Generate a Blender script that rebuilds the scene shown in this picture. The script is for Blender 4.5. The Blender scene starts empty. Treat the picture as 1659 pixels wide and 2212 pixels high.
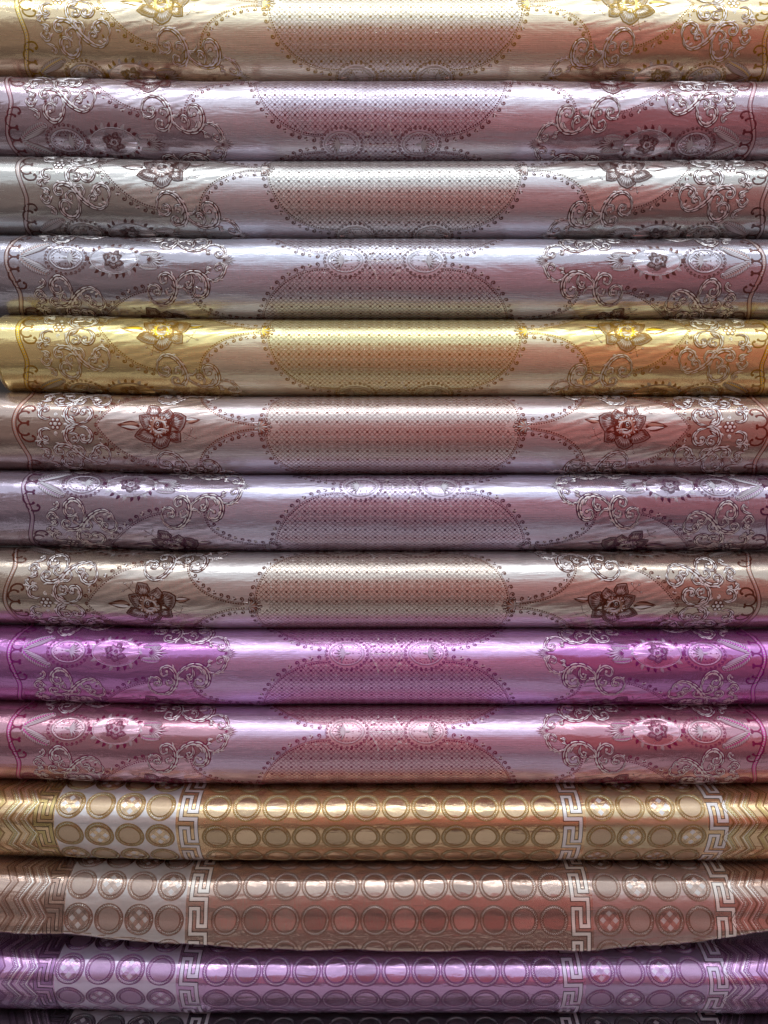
import bpy, math, random
import numpy as np
from math import pi, sin, cos, radians
random.seed(7); np.random.seed(7)
scene = bpy.context.scene
COL = scene.collection

# ------------------------------------------------------------------ camera
CZ = 1.55            # height of the lens; one picture unit (1659 per width) = 1 mm at the plane of the roll axes
DC = 1.736           # metres from the lens to that plane
cam_d = bpy.data.cameras.new('camera'); cam = bpy.data.objects.new('camera', cam_d); COL.objects.link(cam)
cam.location = (0, -DC, CZ); cam.rotation_euler = (pi/2, 0, 0)
cam_d.sensor_fit = 'VERTICAL'; cam_d.angle = 2*math.atan(1.106/DC)
cam_d.clip_start = 0.05; cam_d.clip_end = 500
scene.camera = cam
# ------------------------------------------------------------------ sky, sun, lamp, exposure
SUN_EL, SUN_AZ = radians(58), radians(12)      # the sun stands behind the stall, the stack is in open shade
w = bpy.data.worlds.new('World'); scene.world = w; w.use_nodes = True
nt = w.node_tree; bg = nt.nodes['Background']
sky = nt.nodes.new('ShaderNodeTexSky'); sky.sky_type = 'NISHITA'; sky.sun_disc = False
sky.sun_elevation = SUN_EL; sky.sun_rotation = SUN_AZ; sky.dust_density = 4; sky.air_density = 1.2
hs = nt.nodes.new('ShaderNodeHueSaturation'); hs.inputs['Saturation'].default_value = .26      # thin high cloud: a whiter sky
nt.links.new(sky.outputs[0], hs.inputs['Color']); nt.links.new(hs.outputs[0], bg.inputs[0]); bg.inputs[1].default_value = 0.138
sd = bpy.data.lights.new('sun', 'SUN'); sd.energy = 3.0; sd.angle = radians(.6); sd.color = (1, .97, .93)
so = bpy.data.objects.new('sun', sd); COL.objects.link(so)
dx, dy, dz = sin(SUN_AZ)*cos(SUN_EL), cos(SUN_AZ)*cos(SUN_EL), sin(SUN_EL)
from mathutils import Vector
so.rotation_euler = Vector((dx, dy, dz)).to_track_quat('Z', 'Y').to_euler()
ld = bpy.data.lights.new('tube_light', 'AREA'); ld.shape = 'RECTANGLE'; ld.size = 4.0; ld.size_y = 0.03; ld.energy = 10.5
ld.color = (.96, .98, 1)
lo = bpy.data.objects.new('tube_light', ld); COL.objects.link(lo)
lo.location = (0, -1.12, CZ+2.6); lo.rotation_euler = (radians(20), 0, 0)
scene.view_settings.view_transform = 'Standard'; scene.view_settings.look = 'None'
scene.view_settings.exposure = 1.5; scene.view_settings.gamma = 1
scene.render.engine = 'CYCLES'
scene.render.resolution_x = 768; scene.render.resolution_y = 1024

# ------------------------------------------------------------------ materials
def new_mat(name):
    m = bpy.data.materials.new(name); m.use_nodes = True
    return m, m.node_tree, m.node_tree.nodes['Principled BSDF']
def N(t, typ, **kw):
    n = t.nodes.new(typ)
    for k, v in kw.items(): setattr(n, k, v)
    return n
def setp(b, col, metal, rough, coat=0.0, coatr=.1):
    b.inputs['Base Color'].default_value = (*col, 1); b.inputs['Metallic'].default_value = metal
    b.inputs['Roughness'].default_value = rough; b.inputs['Coat Weight'].default_value = coat
    b.inputs['Coat Roughness'].default_value = coatr
def mapped(t, sx, sy, sz=1):
    tc = N(t, 'ShaderNodeTexCoord'); mp = N(t, 'ShaderNodeMapping')
    mp.inputs['Scale'].default_value = (sx, sy, sz)
    t.links.new(tc.outputs['UV'], mp.inputs['Vector']); return mp
def noise(t, vec, scale, detail=2.0, rough=.5, dist=0.0):
    n = N(t, 'ShaderNodeTexNoise'); n.inputs['Scale'].default_value = scale; n.inputs['Detail'].default_value = detail
    n.inputs['Roughness'].default_value = rough; n.inputs['Distortion'].default_value = dist
    t.links.new(vec.outputs[0], n.inputs['Vector']); return n
def add_bump(t, b, srcs):
    prev = None
    for out, strength, dist in srcs:
        bp = N(t, 'ShaderNodeBump'); bp.inputs['Strength'].default_value = strength; bp.inputs['Distance'].default_value = dist
        t.links.new(out, bp.inputs['Height'])
        if prev: t.links.new(prev.outputs[0], bp.inputs['Normal'])
        prev = bp
    t.links.new(prev.outputs[0], b.inputs['Normal'])
def vary(t, b, col, fac_out, amount):
    mx = N(t, 'ShaderNodeMix', data_type='RGBA')
    mx.inputs[6].default_value = (*[c*(1-amount) for c in col], 1)
    mx.inputs[7].default_value = (*[min(1, c*(1+amount)) for c in col], 1)
    t.links.new(fac_out, mx.inputs[0]); t.links.new(mx.outputs[2], b.inputs['Base Color'])
def ramp_rough(t, b, out, lo_, hi_):
    mr = N(t, 'ShaderNodeMapRange'); mr.inputs[3].default_value = lo_; mr.inputs[4].default_value = hi_
    mr.inputs[1].default_value = .3; mr.inputs[2].default_value = .7
    t.links.new(out, mr.inputs[0]); t.links.new(mr.outputs[0], b.inputs['Roughness'])

def cloth_mat(name, col, metal, rough, kind, wrinkle, coat=.5):
    m, t, b = new_mat(name); setp(b, col, metal, rough, coat, .07)
    st = noise(t, mapped(t, 900, 14), 1, 3)           # creases running round the roll
    sl = noise(t, mapped(t, 10, 700), 1, 3)           # weft streaks
    cr = noise(t, mapped(t, 160, 22), 1, 3, .6, .8)   # narrow creases
    wr = noise(t, mapped(t, 9, 26), 1, 3, .55, .6)    # soft folds
    sk = noise(t, mapped(t, 7, 330), 1, 4, .7)         # streaks of sheen along the weft
    cru = noise(t, mapped(t, 55, 75), 1, 3, .6, .4)
    bumps = [(cru.outputs[0], .26*wrinkle, .0022), (wr.outputs[0], .75*wrinkle, .004), (cr.outputs[0], .45*wrinkle, .0018), (st.outputs[0], .3, .0005), (sl.outputs[0], .2, .0005)]
    if kind == 'plain':
        gr = noise(t, mapped(t, 500, 900), 1, 2, .7)
        wv = N(t, 'ShaderNodeTexWave', wave_type='BANDS', bands_direction='Y'); wv.inputs['Scale'].default_value = 90
        wv.inputs['Distortion'].default_value = 3.0; wv.inputs['Detail'].default_value = 3
        mp = mapped(t, .35, 1); t.links.new(mp.outputs[0], wv.inputs['Vector'])
        vary(t, b, col, wv.outputs['Fac'], .05)
        bumps += [(wv.outputs['Fac'], .10, .0005), (gr.outputs[0], .3, .0007)]
    elif kind == 'moire':
        wv = N(t, 'ShaderNodeTexWave', wave_type='BANDS', bands_direction='DIAGONAL'); wv.inputs['Scale'].default_value = 17
        wv.inputs['Distortion'].default_value = 4.5; wv.inputs['Detail'].default_value = 1.5; wv.inputs['Detail Scale'].default_value = 1.4
        mp = mapped(t, .7, 2.2); t.links.new(mp.outputs[0], wv.inputs['Vector'])
        vary(t, b, col, wv.outputs['Fac'], .14); bumps += [(wv.outputs['Fac'], .22, .0012)]
    elif kind == 'lattice':
        gr = noise(t, mapped(t, 420, 420), 1, 3, .8)
        vary(t, b, col, gr.outputs[0], .3); bumps += [(gr.outputs[0], .45, .001)]
    else:
        vary(t, b, col, wr.outputs[0], .15)
    ramp_rough(t, b, sk.outputs[0], rough*.82, rough*1.25)
    add_bump(t, b, bumps)
    return m
def thread_mat(name, col, metal, rough, coat=1.0, grain=0.0):
    m, t, b = new_mat(name); setp(b, col, metal, rough, coat, .12)
    gr = noise(t, mapped(t, 700, 700), 1, 2, .7)
    vary(t, b, col, gr.outputs[0], .3)
    add_bump(t, b, [(gr.outputs[0], .35+grain, .0006)])
    return m
def wall_mat(name, col, rough=.8, sc=6, amt=.25):
    m, t, b = new_mat(name); setp(b, col, 0, rough)
    tc = N(t, 'ShaderNodeTexCoord'); n = N(t, 'ShaderNodeTexNoise'); n.inputs['Scale'].default_value = sc; n.inputs['Detail'].default_value = 6
    t.links.new(tc.outputs['Object'], n.inputs['Vector']); vary(t, b, col, n.outputs[0], amt)
    add_bump(t, b, [(n.outputs[0], .4, .01)])
    return m

# ------------------------------------------------------------------ stack geometry
F = DC*1000
SEAMS = [3, 174.6, 347, 515.7, 689.7, 856, 1025, 1191, 1357.6, 1525, 1697, 1869, 2036, 2203, 2372]
def sil(z, R, low):        # picture height (up +) of the silhouette line of a cylinder, lens at origin height
    a = math.atan2(z, F); d = math.asin(R/math.hypot(z, F))
    return F*math.tan(a-d if low else a+d)
# contact heights that make the seams fall where they are seen
tgt = [1106-s for s in SEAMS]
con = list(tgt)
for it in range(60):
    for i in range(1, len(con)-1):
        if tgt[i] > 0: zc = (con[i]+con[i+1])/2; R = (con[i]-con[i+1])/2; got = sil(zc, R, False)
        else: zc = (con[i-1]+con[i])/2; R = (con[i-1]-con[i])/2; got = sil(zc, R, True)
        con[i] += .6*(tgt[i]-got)
RO = [dict(zc=(con[i]+con[i+1])/2, R=(con[i]-con[i+1])/2) for i in range(14)]

def smooth(x): x = np.clip(x, 0, 1); return x*x*(3-2*x)
RS = np.random.RandomState(3)
for i, r in enumerate(RO):
    r['ph'] = RS.rand(12)*6.28; r['amp'] = [.35, .9, .25, .75, .3, .25, .95, .5, .8, .6, .7, 1.0, 1.0, .6][i]
    r['left'] = -862 - RS.rand()*22; r['right'] = 868 + RS.rand()*30
RO[4]['left'] = -806; RO[5]['left'] = -845
SAG = [.10, .16, .16, .24, .22, .30, .5, .25, .45, .45, .95, .15, 1.05, .3]      # 0 = round, 1 = slumped: full nose, flat underside
for i, r in enumerate(RO):
    R0 = r['R']; ds = .5; y, z = 0.0, R0*.9985; Y, Z = [y], [z]; kk = SAG[i]
    while z > -R0*.9985 and len(Y) < 2000:
        nc = math.degrees(math.asin(max(-.9985, min(.9985, z/R0))))
        nt_ = float(np.interp(z/R0, [-1, -.9, -.7, -.38, .1, .35, .5, .63, .85, 1], [-87, -66, -50, -36, -21, -5, 20, 40, 60, 87]))
        a = radians((1-kk)*nc+kk*nt_); a = max(radians(-87), min(radians(87), a))
        y += -sin(a)*ds; z += -cos(a)*ds; Y.append(y); Z.append(z)
    front = np.array([Y, Z]).T; ye = front[-1, 0]
    p2 = np.linspace(0, pi, 200)[1:-1]; back = np.stack([ye*(1-p2/pi)+R0*np.sin(p2), -R0*np.cos(p2)], 1)
    nb = 99; loop = np.concatenate([back[nb:], front, back[:nb+1]])      # seam of the loop lies at the back
    L_ = np.concatenate([[0], np.cumsum(np.hypot(*np.diff(loop, axis=0).T))])
    i_f = len(back)-nb; zz_ = loop[:, 1]; j0 = i_f+int(np.argmin(np.abs(front[:, 1]))); L_ -= L_[j0]
    yy_ = loop[:, 0]; gy, gz = np.gradient(yy_, L_), np.gradient(zz_, L_)
    r['tab'] = (L_, yy_, zz_, gz, -gy)

def surf(k, X, t, h):
    """X across the picture (mm, 0 = middle), t arc length down from the front line, h lift off the cloth -> xyz metres"""
    r = RO[k]; R0 = r['R']; p = r['ph']; a = r['amp']
    th = t/R0
    n = a*(.50*np.sin(X/67+p[0]+1.5*np.sin(X/210+p[6]))*np.sin(th*2.3+p[1]) + .38*np.sin(X/38+p[2]+th*1.7+np.sin(X/133+p[7]))
           + .22*np.sin(X/19+p[3]-th*2.9+1.3*np.sin(X/71+p[8])) + .5*np.sin(X/170+p[4]+th))
    n = 1.25*n*(.4+.6*smooth((1.45-np.abs(th))/.5))
    lift = 9.5*smooth((-X-330)/520)**1.0 + 1.2*np.sin(X/240+p[5])*(.5 if k else 0)
    L_, ty, tz, ny_, nz_ = r['tab']
    nn_y, nn_z = np.interp(t, L_, ny_), np.interp(t, L_, nz_)
    y = np.interp(t, L_, ty)+nn_y*(n+h); z = np.interp(t, L_, tz)+nn_z*(n+h)
    if k == 11:       # the cloth hangs loose over the roll beneath
        wgt = np.ones_like(X); rim = 1-smooth((X+1100)/900)*smooth((1100-X)/700)
        hem = np.interp(X, [-900, -830, -600, -440, -270, -100, 100, 400, 500, 600, 700, 830, 900], [2012, 2015, 2027, 2042, 2053, 2057, 2059, 2057, 2052, 2043, 2029, 2012, 2008])
        t1 = -6.0; te = (hem+1.3*np.sin(X/47)+.9*np.sin(X/23+2)-1106)*(DC*1000-R0-4)/F+r['zc']+lift-7+.8*np.sin(X/31)
        d = t-t1
        fy = -(R0+2+h) - 0*d + n*-.6; fz = -(t)+n*0
        over = np.clip(t-te, 0, None)
        ang = np.clip(over/7.0, 0, pi*.62)
        fz2 = -te - 7.0*np.sin(ang); rest = np.clip(over-7.0*pi*.62, 0, None)
        fy2 = -(R0+2+h) + 7.0*(1-np.cos(ang)) + rest*.93; fz2 = fz2 + rest*.25
        fz2 = np.where(ang > 0, fz2 - h*np.sin(ang), fz2); 
        useF = t > t1; ov = t > te
        yy = np.where(ov, fy2, fy); zz = np.where(ov, fz2, fz)
        sm = smooth((t-t1)/30)
        y = np.where(useF, y+(yy-y)*wgt*sm, y); z = np.where(useF, z+(zz-z)*wgt*sm, z)
    return np.stack([X/1000, y/1000, CZ+(r['zc']+z+lift)/1000], -1)

def t_for_y(k, ypix, X=0.0):
    """arc position of the visible point of roll k at picture height ypix"""
    ts = np.linspace(-1.5*RO[k]['R'], 1.5*RO[k]['R'], 601)
    P = surf(k, np.full_like(ts, X), ts, 0*ts)
    yy = 1106 - (P[:, 2]-CZ)/(P[:, 1]+DC)*F
    d = np.diff(yy); ok = np.concatenate([d > 0, [False]])
    e = np.where(ok, np.abs(yy-ypix), 1e9)
    return ts[int(np.argmin(e))]

# ------------------------------------------------------------------ flat pattern builder (u, s, h) -> triangles
class Pat:
    def __init__(s): s.v = []; s.f = []; s.m = []; s.n = 0
    def add(s, V, Fc, mi):
        V = np.asarray(V, float); Fc = np.asarray(Fc, int)
        s.v.append(V); s.f.append(Fc+s.n); s.m.append(np.full(len(Fc), mi, int)); s.n += len(V)
    def merge(s, o, fx=1, fs=1, du=0, ds=0, rot=0, sc=1):
        for V, Fc, M in zip(o.v, [x for x in o.f], o.m): pass
        if not o.v: return
        V, Fc, M = o.arr(); V = V.copy()
        c, sn = cos(rot), sin(rot)
        u = V[:, 0]*sc; q = V[:, 1]*sc
        V[:, 0] = fx*(c*u-sn*q)+du; V[:, 1] = fs*(sn*u+c*q)+ds
        s.v.append(V); s.f.append(Fc+s.n); s.m.append(M); s.n += len(V)
    def arr(s):
        return np.concatenate(s.v), np.concatenate(s.f), np.concatenate(s.m)
    def ribbon(s, P, W, H, mi=0, h0=.12, dome=True):
        P = np.asarray(P, float); n = len(P); W = np.broadcast_to(np.asarray(W, float), (n,)); H = np.broadcast_to(np.asarray(H, float), (n,))
        T = np.gradient(P, axis=0); T /= np.maximum(np.linalg.norm(T, axis=1, keepdims=True), 1e-9)
        Nn = np.stack([-T[:, 1], T[:, 0]], 1)
        offs = [-1, 0, 1] if dome else [-1, 1]; hs = [0, 1, 0] if dome else [1, 1]
        V = []
        for o, hh in zip(offs, hs):
            q = P+Nn*(W[:, None]/2)*o
            V.append(np.concatenate([q, (h0+hh*H)[:, None]], 1))
        k = len(offs); V = np.stack(V, 1).reshape(-1, 3)
        i = np.arange(n-1)[:, None]; j = np.arange(k-1)[None, :]
        a = (i*k+j).ravel(); b = a+1; c = a+k; d = c+1
        s.add(V, np.concatenate([np.stack([a, b, c], 1), np.stack([b, d, c], 1)]), mi)
    def disc(s, c, r, mi=0, n=8, h=.25, dome=.3, ry=None, rot=0):
        a = np.arange(n)*2*pi/n+rot; ry = r if ry is None else ry
        V = [[c[0], c[1], h+dome]]+[[c[0]+r*cos(x), c[1]+ry*sin(x), h] for x in a]
        s.add(V, [[0, i+1, (i+1) % n+1] for i in range(n)], mi)
    def fan(s, P, mi=0, h=.2, dome=.3, c=None):
        P = np.asarray(P, float); c = P.mean(0) if c is None else np.asarray(c, float); n = len(P)
        V = np.concatenate([[[c[0], c[1], h+dome]], np.concatenate([P, np.full((n, 1), h)], 1)])
        s.add(V, [[0, i+1, (i+1) % n+1] for i in range(n)], mi)
    def leaf(s, p, ang, L, W, mi=0, h=.2, dome=.6, bend=0.0, n=7):
        x = np.linspace(0, 1, n); w_ = W*np.sin(pi*x**.75)*(1-.15*x)
        a = ang+bend*x; dxy = np.stack([np.cos(a), np.sin(a)], 1)*L/(n-1)
        P = np.array(p)+np.concatenate([[[0, 0]], np.cumsum(dxy[:-1], 0)])
        s.ribbon(P, w_+.15, dome*np.sin(pi*np.clip(x, .02, .98)), mi, h)
    def spiral(s, c, r, turns, a0, sgn, w0, mi=0, h=.25, H=.9, n=None, tail=None, rend=.12):
        n = n or int(14*turns)+4
        x = np.linspace(0, 1, n); a = a0+sgn*x*turns*2*pi; rad = r*(1-(1-rend)*x**.9)
        P = np.stack([c[0]+rad*np.cos(a), c[1]+rad*np.sin(a)], 1)
        W = w0*(.35+.65*np.sin(pi*np.clip(x*.9+.08, 0, 1)))
        s.ribbon(P, W, H*W/w0, mi, h)
        s.disc(P[-1], w0*.75, mi, 6, h+.3, .5)

def arc_curve(fn, n=40): return np.array([fn(x) for x in np.linspace(0, 1, n)])
def resample(P, step):
    P = np.asarray(P, float); d = np.concatenate([[0], np.cumsum(np.linalg.norm(np.diff(P, axis=0), axis=1))])
    m = max(2, int(d[-1]/step)+1); q = np.linspace(0, d[-1], m)
    return np.stack([np.interp(q, d, P[:, 0]), np.interp(q, d, P[:, 1])], 1)
# slots on every motif: 0 dark thread, 1 silver thread, 2 tinted fill

# ---- boundary curves of the damask (quadrant: u<0 side given as positive distance; s 0 = medallion line, 157 = leaf line)
HP = 157.0
def UL(S):
    S = np.asarray(S, float); x = np.clip((HP-S)/141.0, 0, 1)
    return 131+147*np.sqrt(np.clip(1-x**2, 0, 1))
def UP(S):
    S = np.asarray(S, float)
    a = 290+132*np.sqrt(np.clip(1-((S-62)/87)**2, 0, 1))
    b = 340+82*np.clip(S/62, 0, 1)**.8
    return np.where(S > 149, UL(S), np.where(S > 62, a, b))
def UR(S):
    S = np.asarray(S, float); y = np.clip((HP-S)/95, 0, 1)
    return 647-150*(1-(1-y)**(1/2.2))
def UI(S):      # inner limit of the rose field
    S = np.asarray(S, float); return np.where(S > 149, UL(S)+1, UP(S))

def curl_border(P, inner, pat, start=0, flip=1):
    """fine line, beads inside, curls and florets outside along P (rows u,s); inner = +-1 side of the beads"""
    Q = resample(P, 3.0); pat.ribbon(Q, 1.1, .3, 0, .15)
    B = resample(P, 5.4); T = np.gradient(B, axis=0); T /= np.linalg.norm(T, axis=1, keepdims=True); Nn = np.stack([-T[:, 1], T[:, 0]], 1)*inner
    for p in B+Nn*3.6: pat.disc(p, 2.0, 0, 6, .2, .5)
    C = resample(P, 15.2); T = np.gradient(C, axis=0); T /= np.linalg.norm(T, axis=1, keepdims=True); Nn = np.stack([-T[:, 1], T[:, 0]], 1)*-inner
    for i, (p, t_, n_) in enumerate(zip(C, T, Nn)):
        if i == 0 or i == len(C)-1: continue
        q = p+n_*7.8; a0 = math.atan2(-n_[1], -n_[0])
        if (i+start) % 3 != 2:
            pat.spiral(q, 6.2, 1.05, a0, flip, 2.7, 0, .2, .5, 11)
        else:
            for j in range(5):
                a = a0+j*2*pi/5; pat.disc((q[0]+3.0*cos(a), q[1]+3.0*sin(a)), 2.0, j % 2, 5, .2, .6)
            pat.disc(q, 1.3, 1, 5, .5, .4)

# ---- motifs (drawn for the left half: u negative, centred on their own origin unless absolute)
def m_rose():
    p = Pat(); C0 = np.array([440., 320.]); k = 1/4.1
    petals = [[(300, 235), (318, 190), (355, 150), (400, 178), (450, 210), (440, 250), (330, 262)],
        [(420, 170), (450, 122), (500, 112), (538, 112), (556, 200), (480, 230)],
        [(490, 215), (550, 210), (618, 222), (612, 262), (596, 300), (565, 350), (515, 310)],
        [(195, 225), (250, 192), (312, 185), (305, 240), (300, 300), (248, 368), (212, 320), (197, 280)],
        [(245, 372), (285, 352), (345, 400), (332, 455), (290, 462), (245, 455)],
        [(465, 430), (530, 372), (600, 340), (630, 368), (660, 412), (610, 448), (545, 470), (490, 470)],
        [(335, 440), (345, 400), (450, 410), (512, 480), (470, 515), (430, 530), (370, 500)]]
    tr = lambda q: (np.asarray(q, float)-C0)*k
    for i, P in enumerate(petals):
        P = resample(tr(P+[P[0]]), 2.5)[:-1]; base = P.mean(0)*.45
        p.fan(P, 0, .18+.02*i, .35)
        c = P.mean(0)
        p.fan(c*.05+P*.90+base*.05, 1, .5+.02*i, .5)          # pale face of the petal inside its dark rim
        # dark shading strokes drawn in from the rim and out from the heart
        far = P[np.linalg.norm(P, axis=1) > np.linalg.norm(c)*.84]
        for j, q in enumerate(far):
            o_, i_ = (.97, .60) if j % 3 else (.97, .42)
            s0 = base+(q-base)*o_; e = base+(q-base)*i_; d = e-s0; L = np.linalg.norm(d)
            p.leaf(s0, math.atan2(d[1], d[0]), L*1.05, 1.15 if j % 3 else 1.7, 0, 1.05+.02*i, .2, 0, 5)
            if j % 3 == 1: s0 = base+(q-base)*.12; e = base+(q-base)*.55; d = e-s0; p.leaf(s0, math.atan2(d[1], d[0]), np.linalg.norm(d), 1.5, 0, 1.05+.02*i, .2, 0, 5)
        p.ribbon(np.concatenate([P, P[:1]]), .9, .25, 0, .6)
    core = [(430+105*cos(a)*(1+.05*sin(3*a)), 322+103*sin(a)) for a in np.linspace(0, 2*pi, 22)[:-1]]
    p.fan(tr(core), 0, .55, .5)
    for i in range(5):      # ring of overlapping inner petals
        a = radians(20+72*i); c = np.array([13.5*cos(a), 13.5*sin(a)]); b_ = np.linspace(0, 2*pi, 16)[:-1]
        for rr_, mi, hh in ((12.5, 0, .95), (10.6, 2, 1.1)):
            p.fan(np.stack([c[0]+rr_*np.cos(b_)*.95, c[1]+rr_*np.sin(b_)], 1), mi, hh+.04*i, .4)
        for j in range(6):
            q = a+radians(-62+j*25); e0 = c+4.0*np.array([cos(q), sin(q)]); p.leaf(e0, q, 7.5, 2.4, 1 if j % 2 == 0 else 0, 1.35+.04*i, .3, 0, 4)
    b_ = np.linspace(0, 2*pi, 16)[:-1]; p.fan(np.stack([11*np.cos(b_), 12*np.sin(b_)], 1), 0, 1.6, .3)
    # swirled inner petals
    for (cx, cy, rx, ry, a0, a1, wd, mi) in [(430, 325, 92, 88, .2, 2.6, 16, 1), (425, 325, 90, 84, 2.9, 4.7, 18, 1), (432, 330, 68, 66, .4, 2.9, 11, 1),
            (455, 290, 50, 62, 3.4, 6.6, 9, 1), (455, 290, 36, 46, .3, 3.0, 9, 2), (452, 290, 22, 30, 3.2, 6.8, 8, 1), (400, 390, 78, 34, 3.5, 5.6, 14, 1), (450, 296, 12, 16, 0, 5, 6, 1)]:
        A = np.linspace(a0, a1, 12); Q = tr(np.stack([cx+rx*np.cos(A), cy+ry*np.sin(A)], 1))
        x = np.linspace(0, 1, 12); p.ribbon(Q*.62, wd*k*.8*np.sin(pi*np.clip(x, .05, .95)), .5, mi, 1.9)
    for (bx, by, tx, ty, wd) in [(200, 268, 78, 256, 62), (605, 320, 792, 315, 92)]:
        b_, t_ = tr((bx, by)), tr((tx, ty)); d = t_-b_; L = np.linalg.norm(d); a = math.atan2(d[1], d[0])
        p.leaf(b_, a, L*1.1, wd*k, 0, .15, .3, 0, 9); nrm = np.array([-sin(a), cos(a)])
        p.leaf(b_+d*.04+nrm*wd*k*.2, a-.06, L*.86, wd*k*.33, 1, .5, .4, 0, 7); p.leaf(b_+d*.04-nrm*wd*k*.2, a+.06, L*.86, wd*k*.33, 2, .5, .4, 0, 7)
    for (a0, a1, buds) in [((225, 368), (130, 420), [(150, 345), (195, 425), (128, 412)]), ((560, 215), (640, 130), [(655, 188), (640, 135), (590, 128)]), ((500, 470), (520, 555), [(475, 530), (520, 545), (560, 498)])]:
        mid = tr(((a0[0]*.4+a1[0]*.6), (a0[1]*.4+a1[1]*.6)))
        for bd in buds:
            q = tr(bd); d = q-mid; p.ribbon(resample([tr(a0), mid, q], 3), .9, .2, 0, .2)
            p.leaf(q-d*.1, math.atan2(d[1], d[0]), 8, 4.2, 0, .25, .3, 0, 6); p.leaf(q, math.atan2(d[1], d[0]), 5, 1.9, 1, .6, .3, 0, 5)
    return p

def m_scroll_pair(main_r=28, w0=6.0):
    """a round scroll holding two small inner spirals"""
    p = Pat()
    p.spiral((0, 0), main_r, .86, radians(-55), -1, w0*1.55, 0, .15, .5, 26, rend=.70)
    p.spiral((0, 0), main_r, .82, radians(-60), -1, w0, 1, .6, 1.5, 26, rend=.72)
    p.spiral((0, 0), main_r+.5, .8, radians(-55), -1, 1.3, 0, .9, 1.2, 24, rend=.70)
    for (cx, sg) in ((-main_r*.40, 1), (main_r*.36, -1)):
        p.spiral((cx, main_r*.10), main_r*.42, 1.35, radians(85), sg, w0*1.0, 0, .15, .4, 22)
        p.spiral((cx, main_r*.10), main_r*.40, 1.35, radians(90), sg, w0*.66, 1, .5, 1.2, 22)
        p.spiral((cx, main_r*.10), main_r*.42, 1.1, radians(100), sg, 1.0, 0, .8, .9, 18)
        p.leaf((cx, main_r*.5), radians(-90+sg*25), main_r*.4, 3, 1, .5, .8)
    for j in range(4): p.leaf((main_r*.5*cos(radians(-60+j*22)), main_r*.75*sin(radians(-60+j*22))), radians(-130+j*20), main_r*.38, 3.2, j % 2, .5, .8, .4)
    return p
def m_c_scroll(r=20, w0=4.2, turns=1.25, leafs=True):
    p = Pat()
    p.spiral((0, 0), r, turns*1.03, radians(105), -1, w0*1.7, 0, .15, .4, 24)
    p.spiral((0, 0), r, turns, radians(100), -1, w0*1.15, 1, .5, 1.3, 24)
    p.spiral((.3, .3), r+.6, turns*.8, radians(95), -1, 1.1, 0, .9, .9, 20)
    if leafs:
        for j in range(4): p.leaf((r*.2, r*.75-j*r*.25), radians(-60-j*30), r*.55, 2.8, (j+1) % 2, .5, .7, -.5)
    return p
def crom(P, step=2.2):
    P = np.asarray(P, float); Q = np.concatenate([[2*P[0]-P[1]], P, [2*P[-1]-P[-2]]]); out = []
    for i in range(1, len(Q)-2):
        for x in np.linspace(0, 1, 8)[:-1]:
            a, b, c, d = Q[i-1], Q[i], Q[i+1], Q[i+2]
            out.append(.5*((2*b)+(c-a)*x+(2*a-5*b+4*c-d)*x*x+(3*b-a-3*c+d)*x**3))
    out.append(P[-1]); return resample(out, step)
def cord(p, P, w, end=True):
    """a leafy cord: tinted band with dark rims, overlaid with short bright strokes"""
    w = w*1.5; P = crom(P, 1.9); n = len(P); x = np.linspace(0, 1, n); W = w*(.22+.78*np.sin(pi*np.clip(x*.95+.03, 0, 1))**1.1)
    p.ribbon(P, W*1.25+1.6, .5, 0, .15)
    T = np.gradient(P, axis=0); T /= np.maximum(np.linalg.norm(T, axis=1, keepdims=True), 1e-6); Nn = np.stack([-T[:, 1], T[:, 0]], 1)
    for lane, (off, step, ln, wd) in enumerate(((.26, 8, 9, .50), (-.27, 9, 9, .36), (.02, 11, 8, .22))):
        for i in range(lane*3, n-4, step):
            j = min(n, i+ln); sl_ = slice(i, j); y = np.linspace(0, 1, j-i)
            q = P[sl_]+Nn[sl_]*(W[sl_]*(off+(.10*y if lane == 0 else -.08*y)))[:, None]
            p.ribbon(q, np.maximum(.5, W[sl_]*wd*np.sin(pi*np.clip(y, .06, .97))**.7), .8 if lane < 2 else .3, 1 if lane < 2 else 0, .75+.25*lane)
    for i in range(5, n-5, 13):
        if W[i] > w*.75: p.leaf(P[i]+Nn[i]*W[i]*.35, math.atan2(T[i, 1], T[i, 0])+.75, 9, 3.6, 1, .45, .8, -.6, 6); p.leaf(P[i]+Nn[i]*W[i]*.3, math.atan2(T[i, 1], T[i, 0])+1.0, 8, 3.4, 0, .3, .5, -.6, 6)
    if end: p.disc(P[-1], w*.5+.6, 0, 8, .4, .3); p.disc(P[-1], w*.36, 1, 8, .8, .8)
def volute(p, c, r, sg, w, a0=90):
    x = np.linspace(0, 1, 12); a = radians(a0)+sg*x*2.4*pi; rd = r*(1-.85*x**.8)
    cord(p, np.stack([c[0]+rd*np.cos(a), c[1]+rd*np.sin(a)], 1), w)
def conv_b(q):      # close-up of the line group, s grows away from the line
    q = np.asarray(q, float); th = np.arcsin(np.clip((q[..., 1]-287)/260, -.99, .99))
    return np.stack([q[..., 0]/3.1-822, -(84*th-39.6)], -1)
def conv_a(q):      # close-up of the outer group, s grows away from the leaf line
    q = np.asarray(q, float); th = np.arcsin(np.clip((q[..., 1]-394)/344, -.99, .99))
    return np.stack([-(647+(q[..., 0]-1005)/4.1), 84*(th+.217)], -1)
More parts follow.
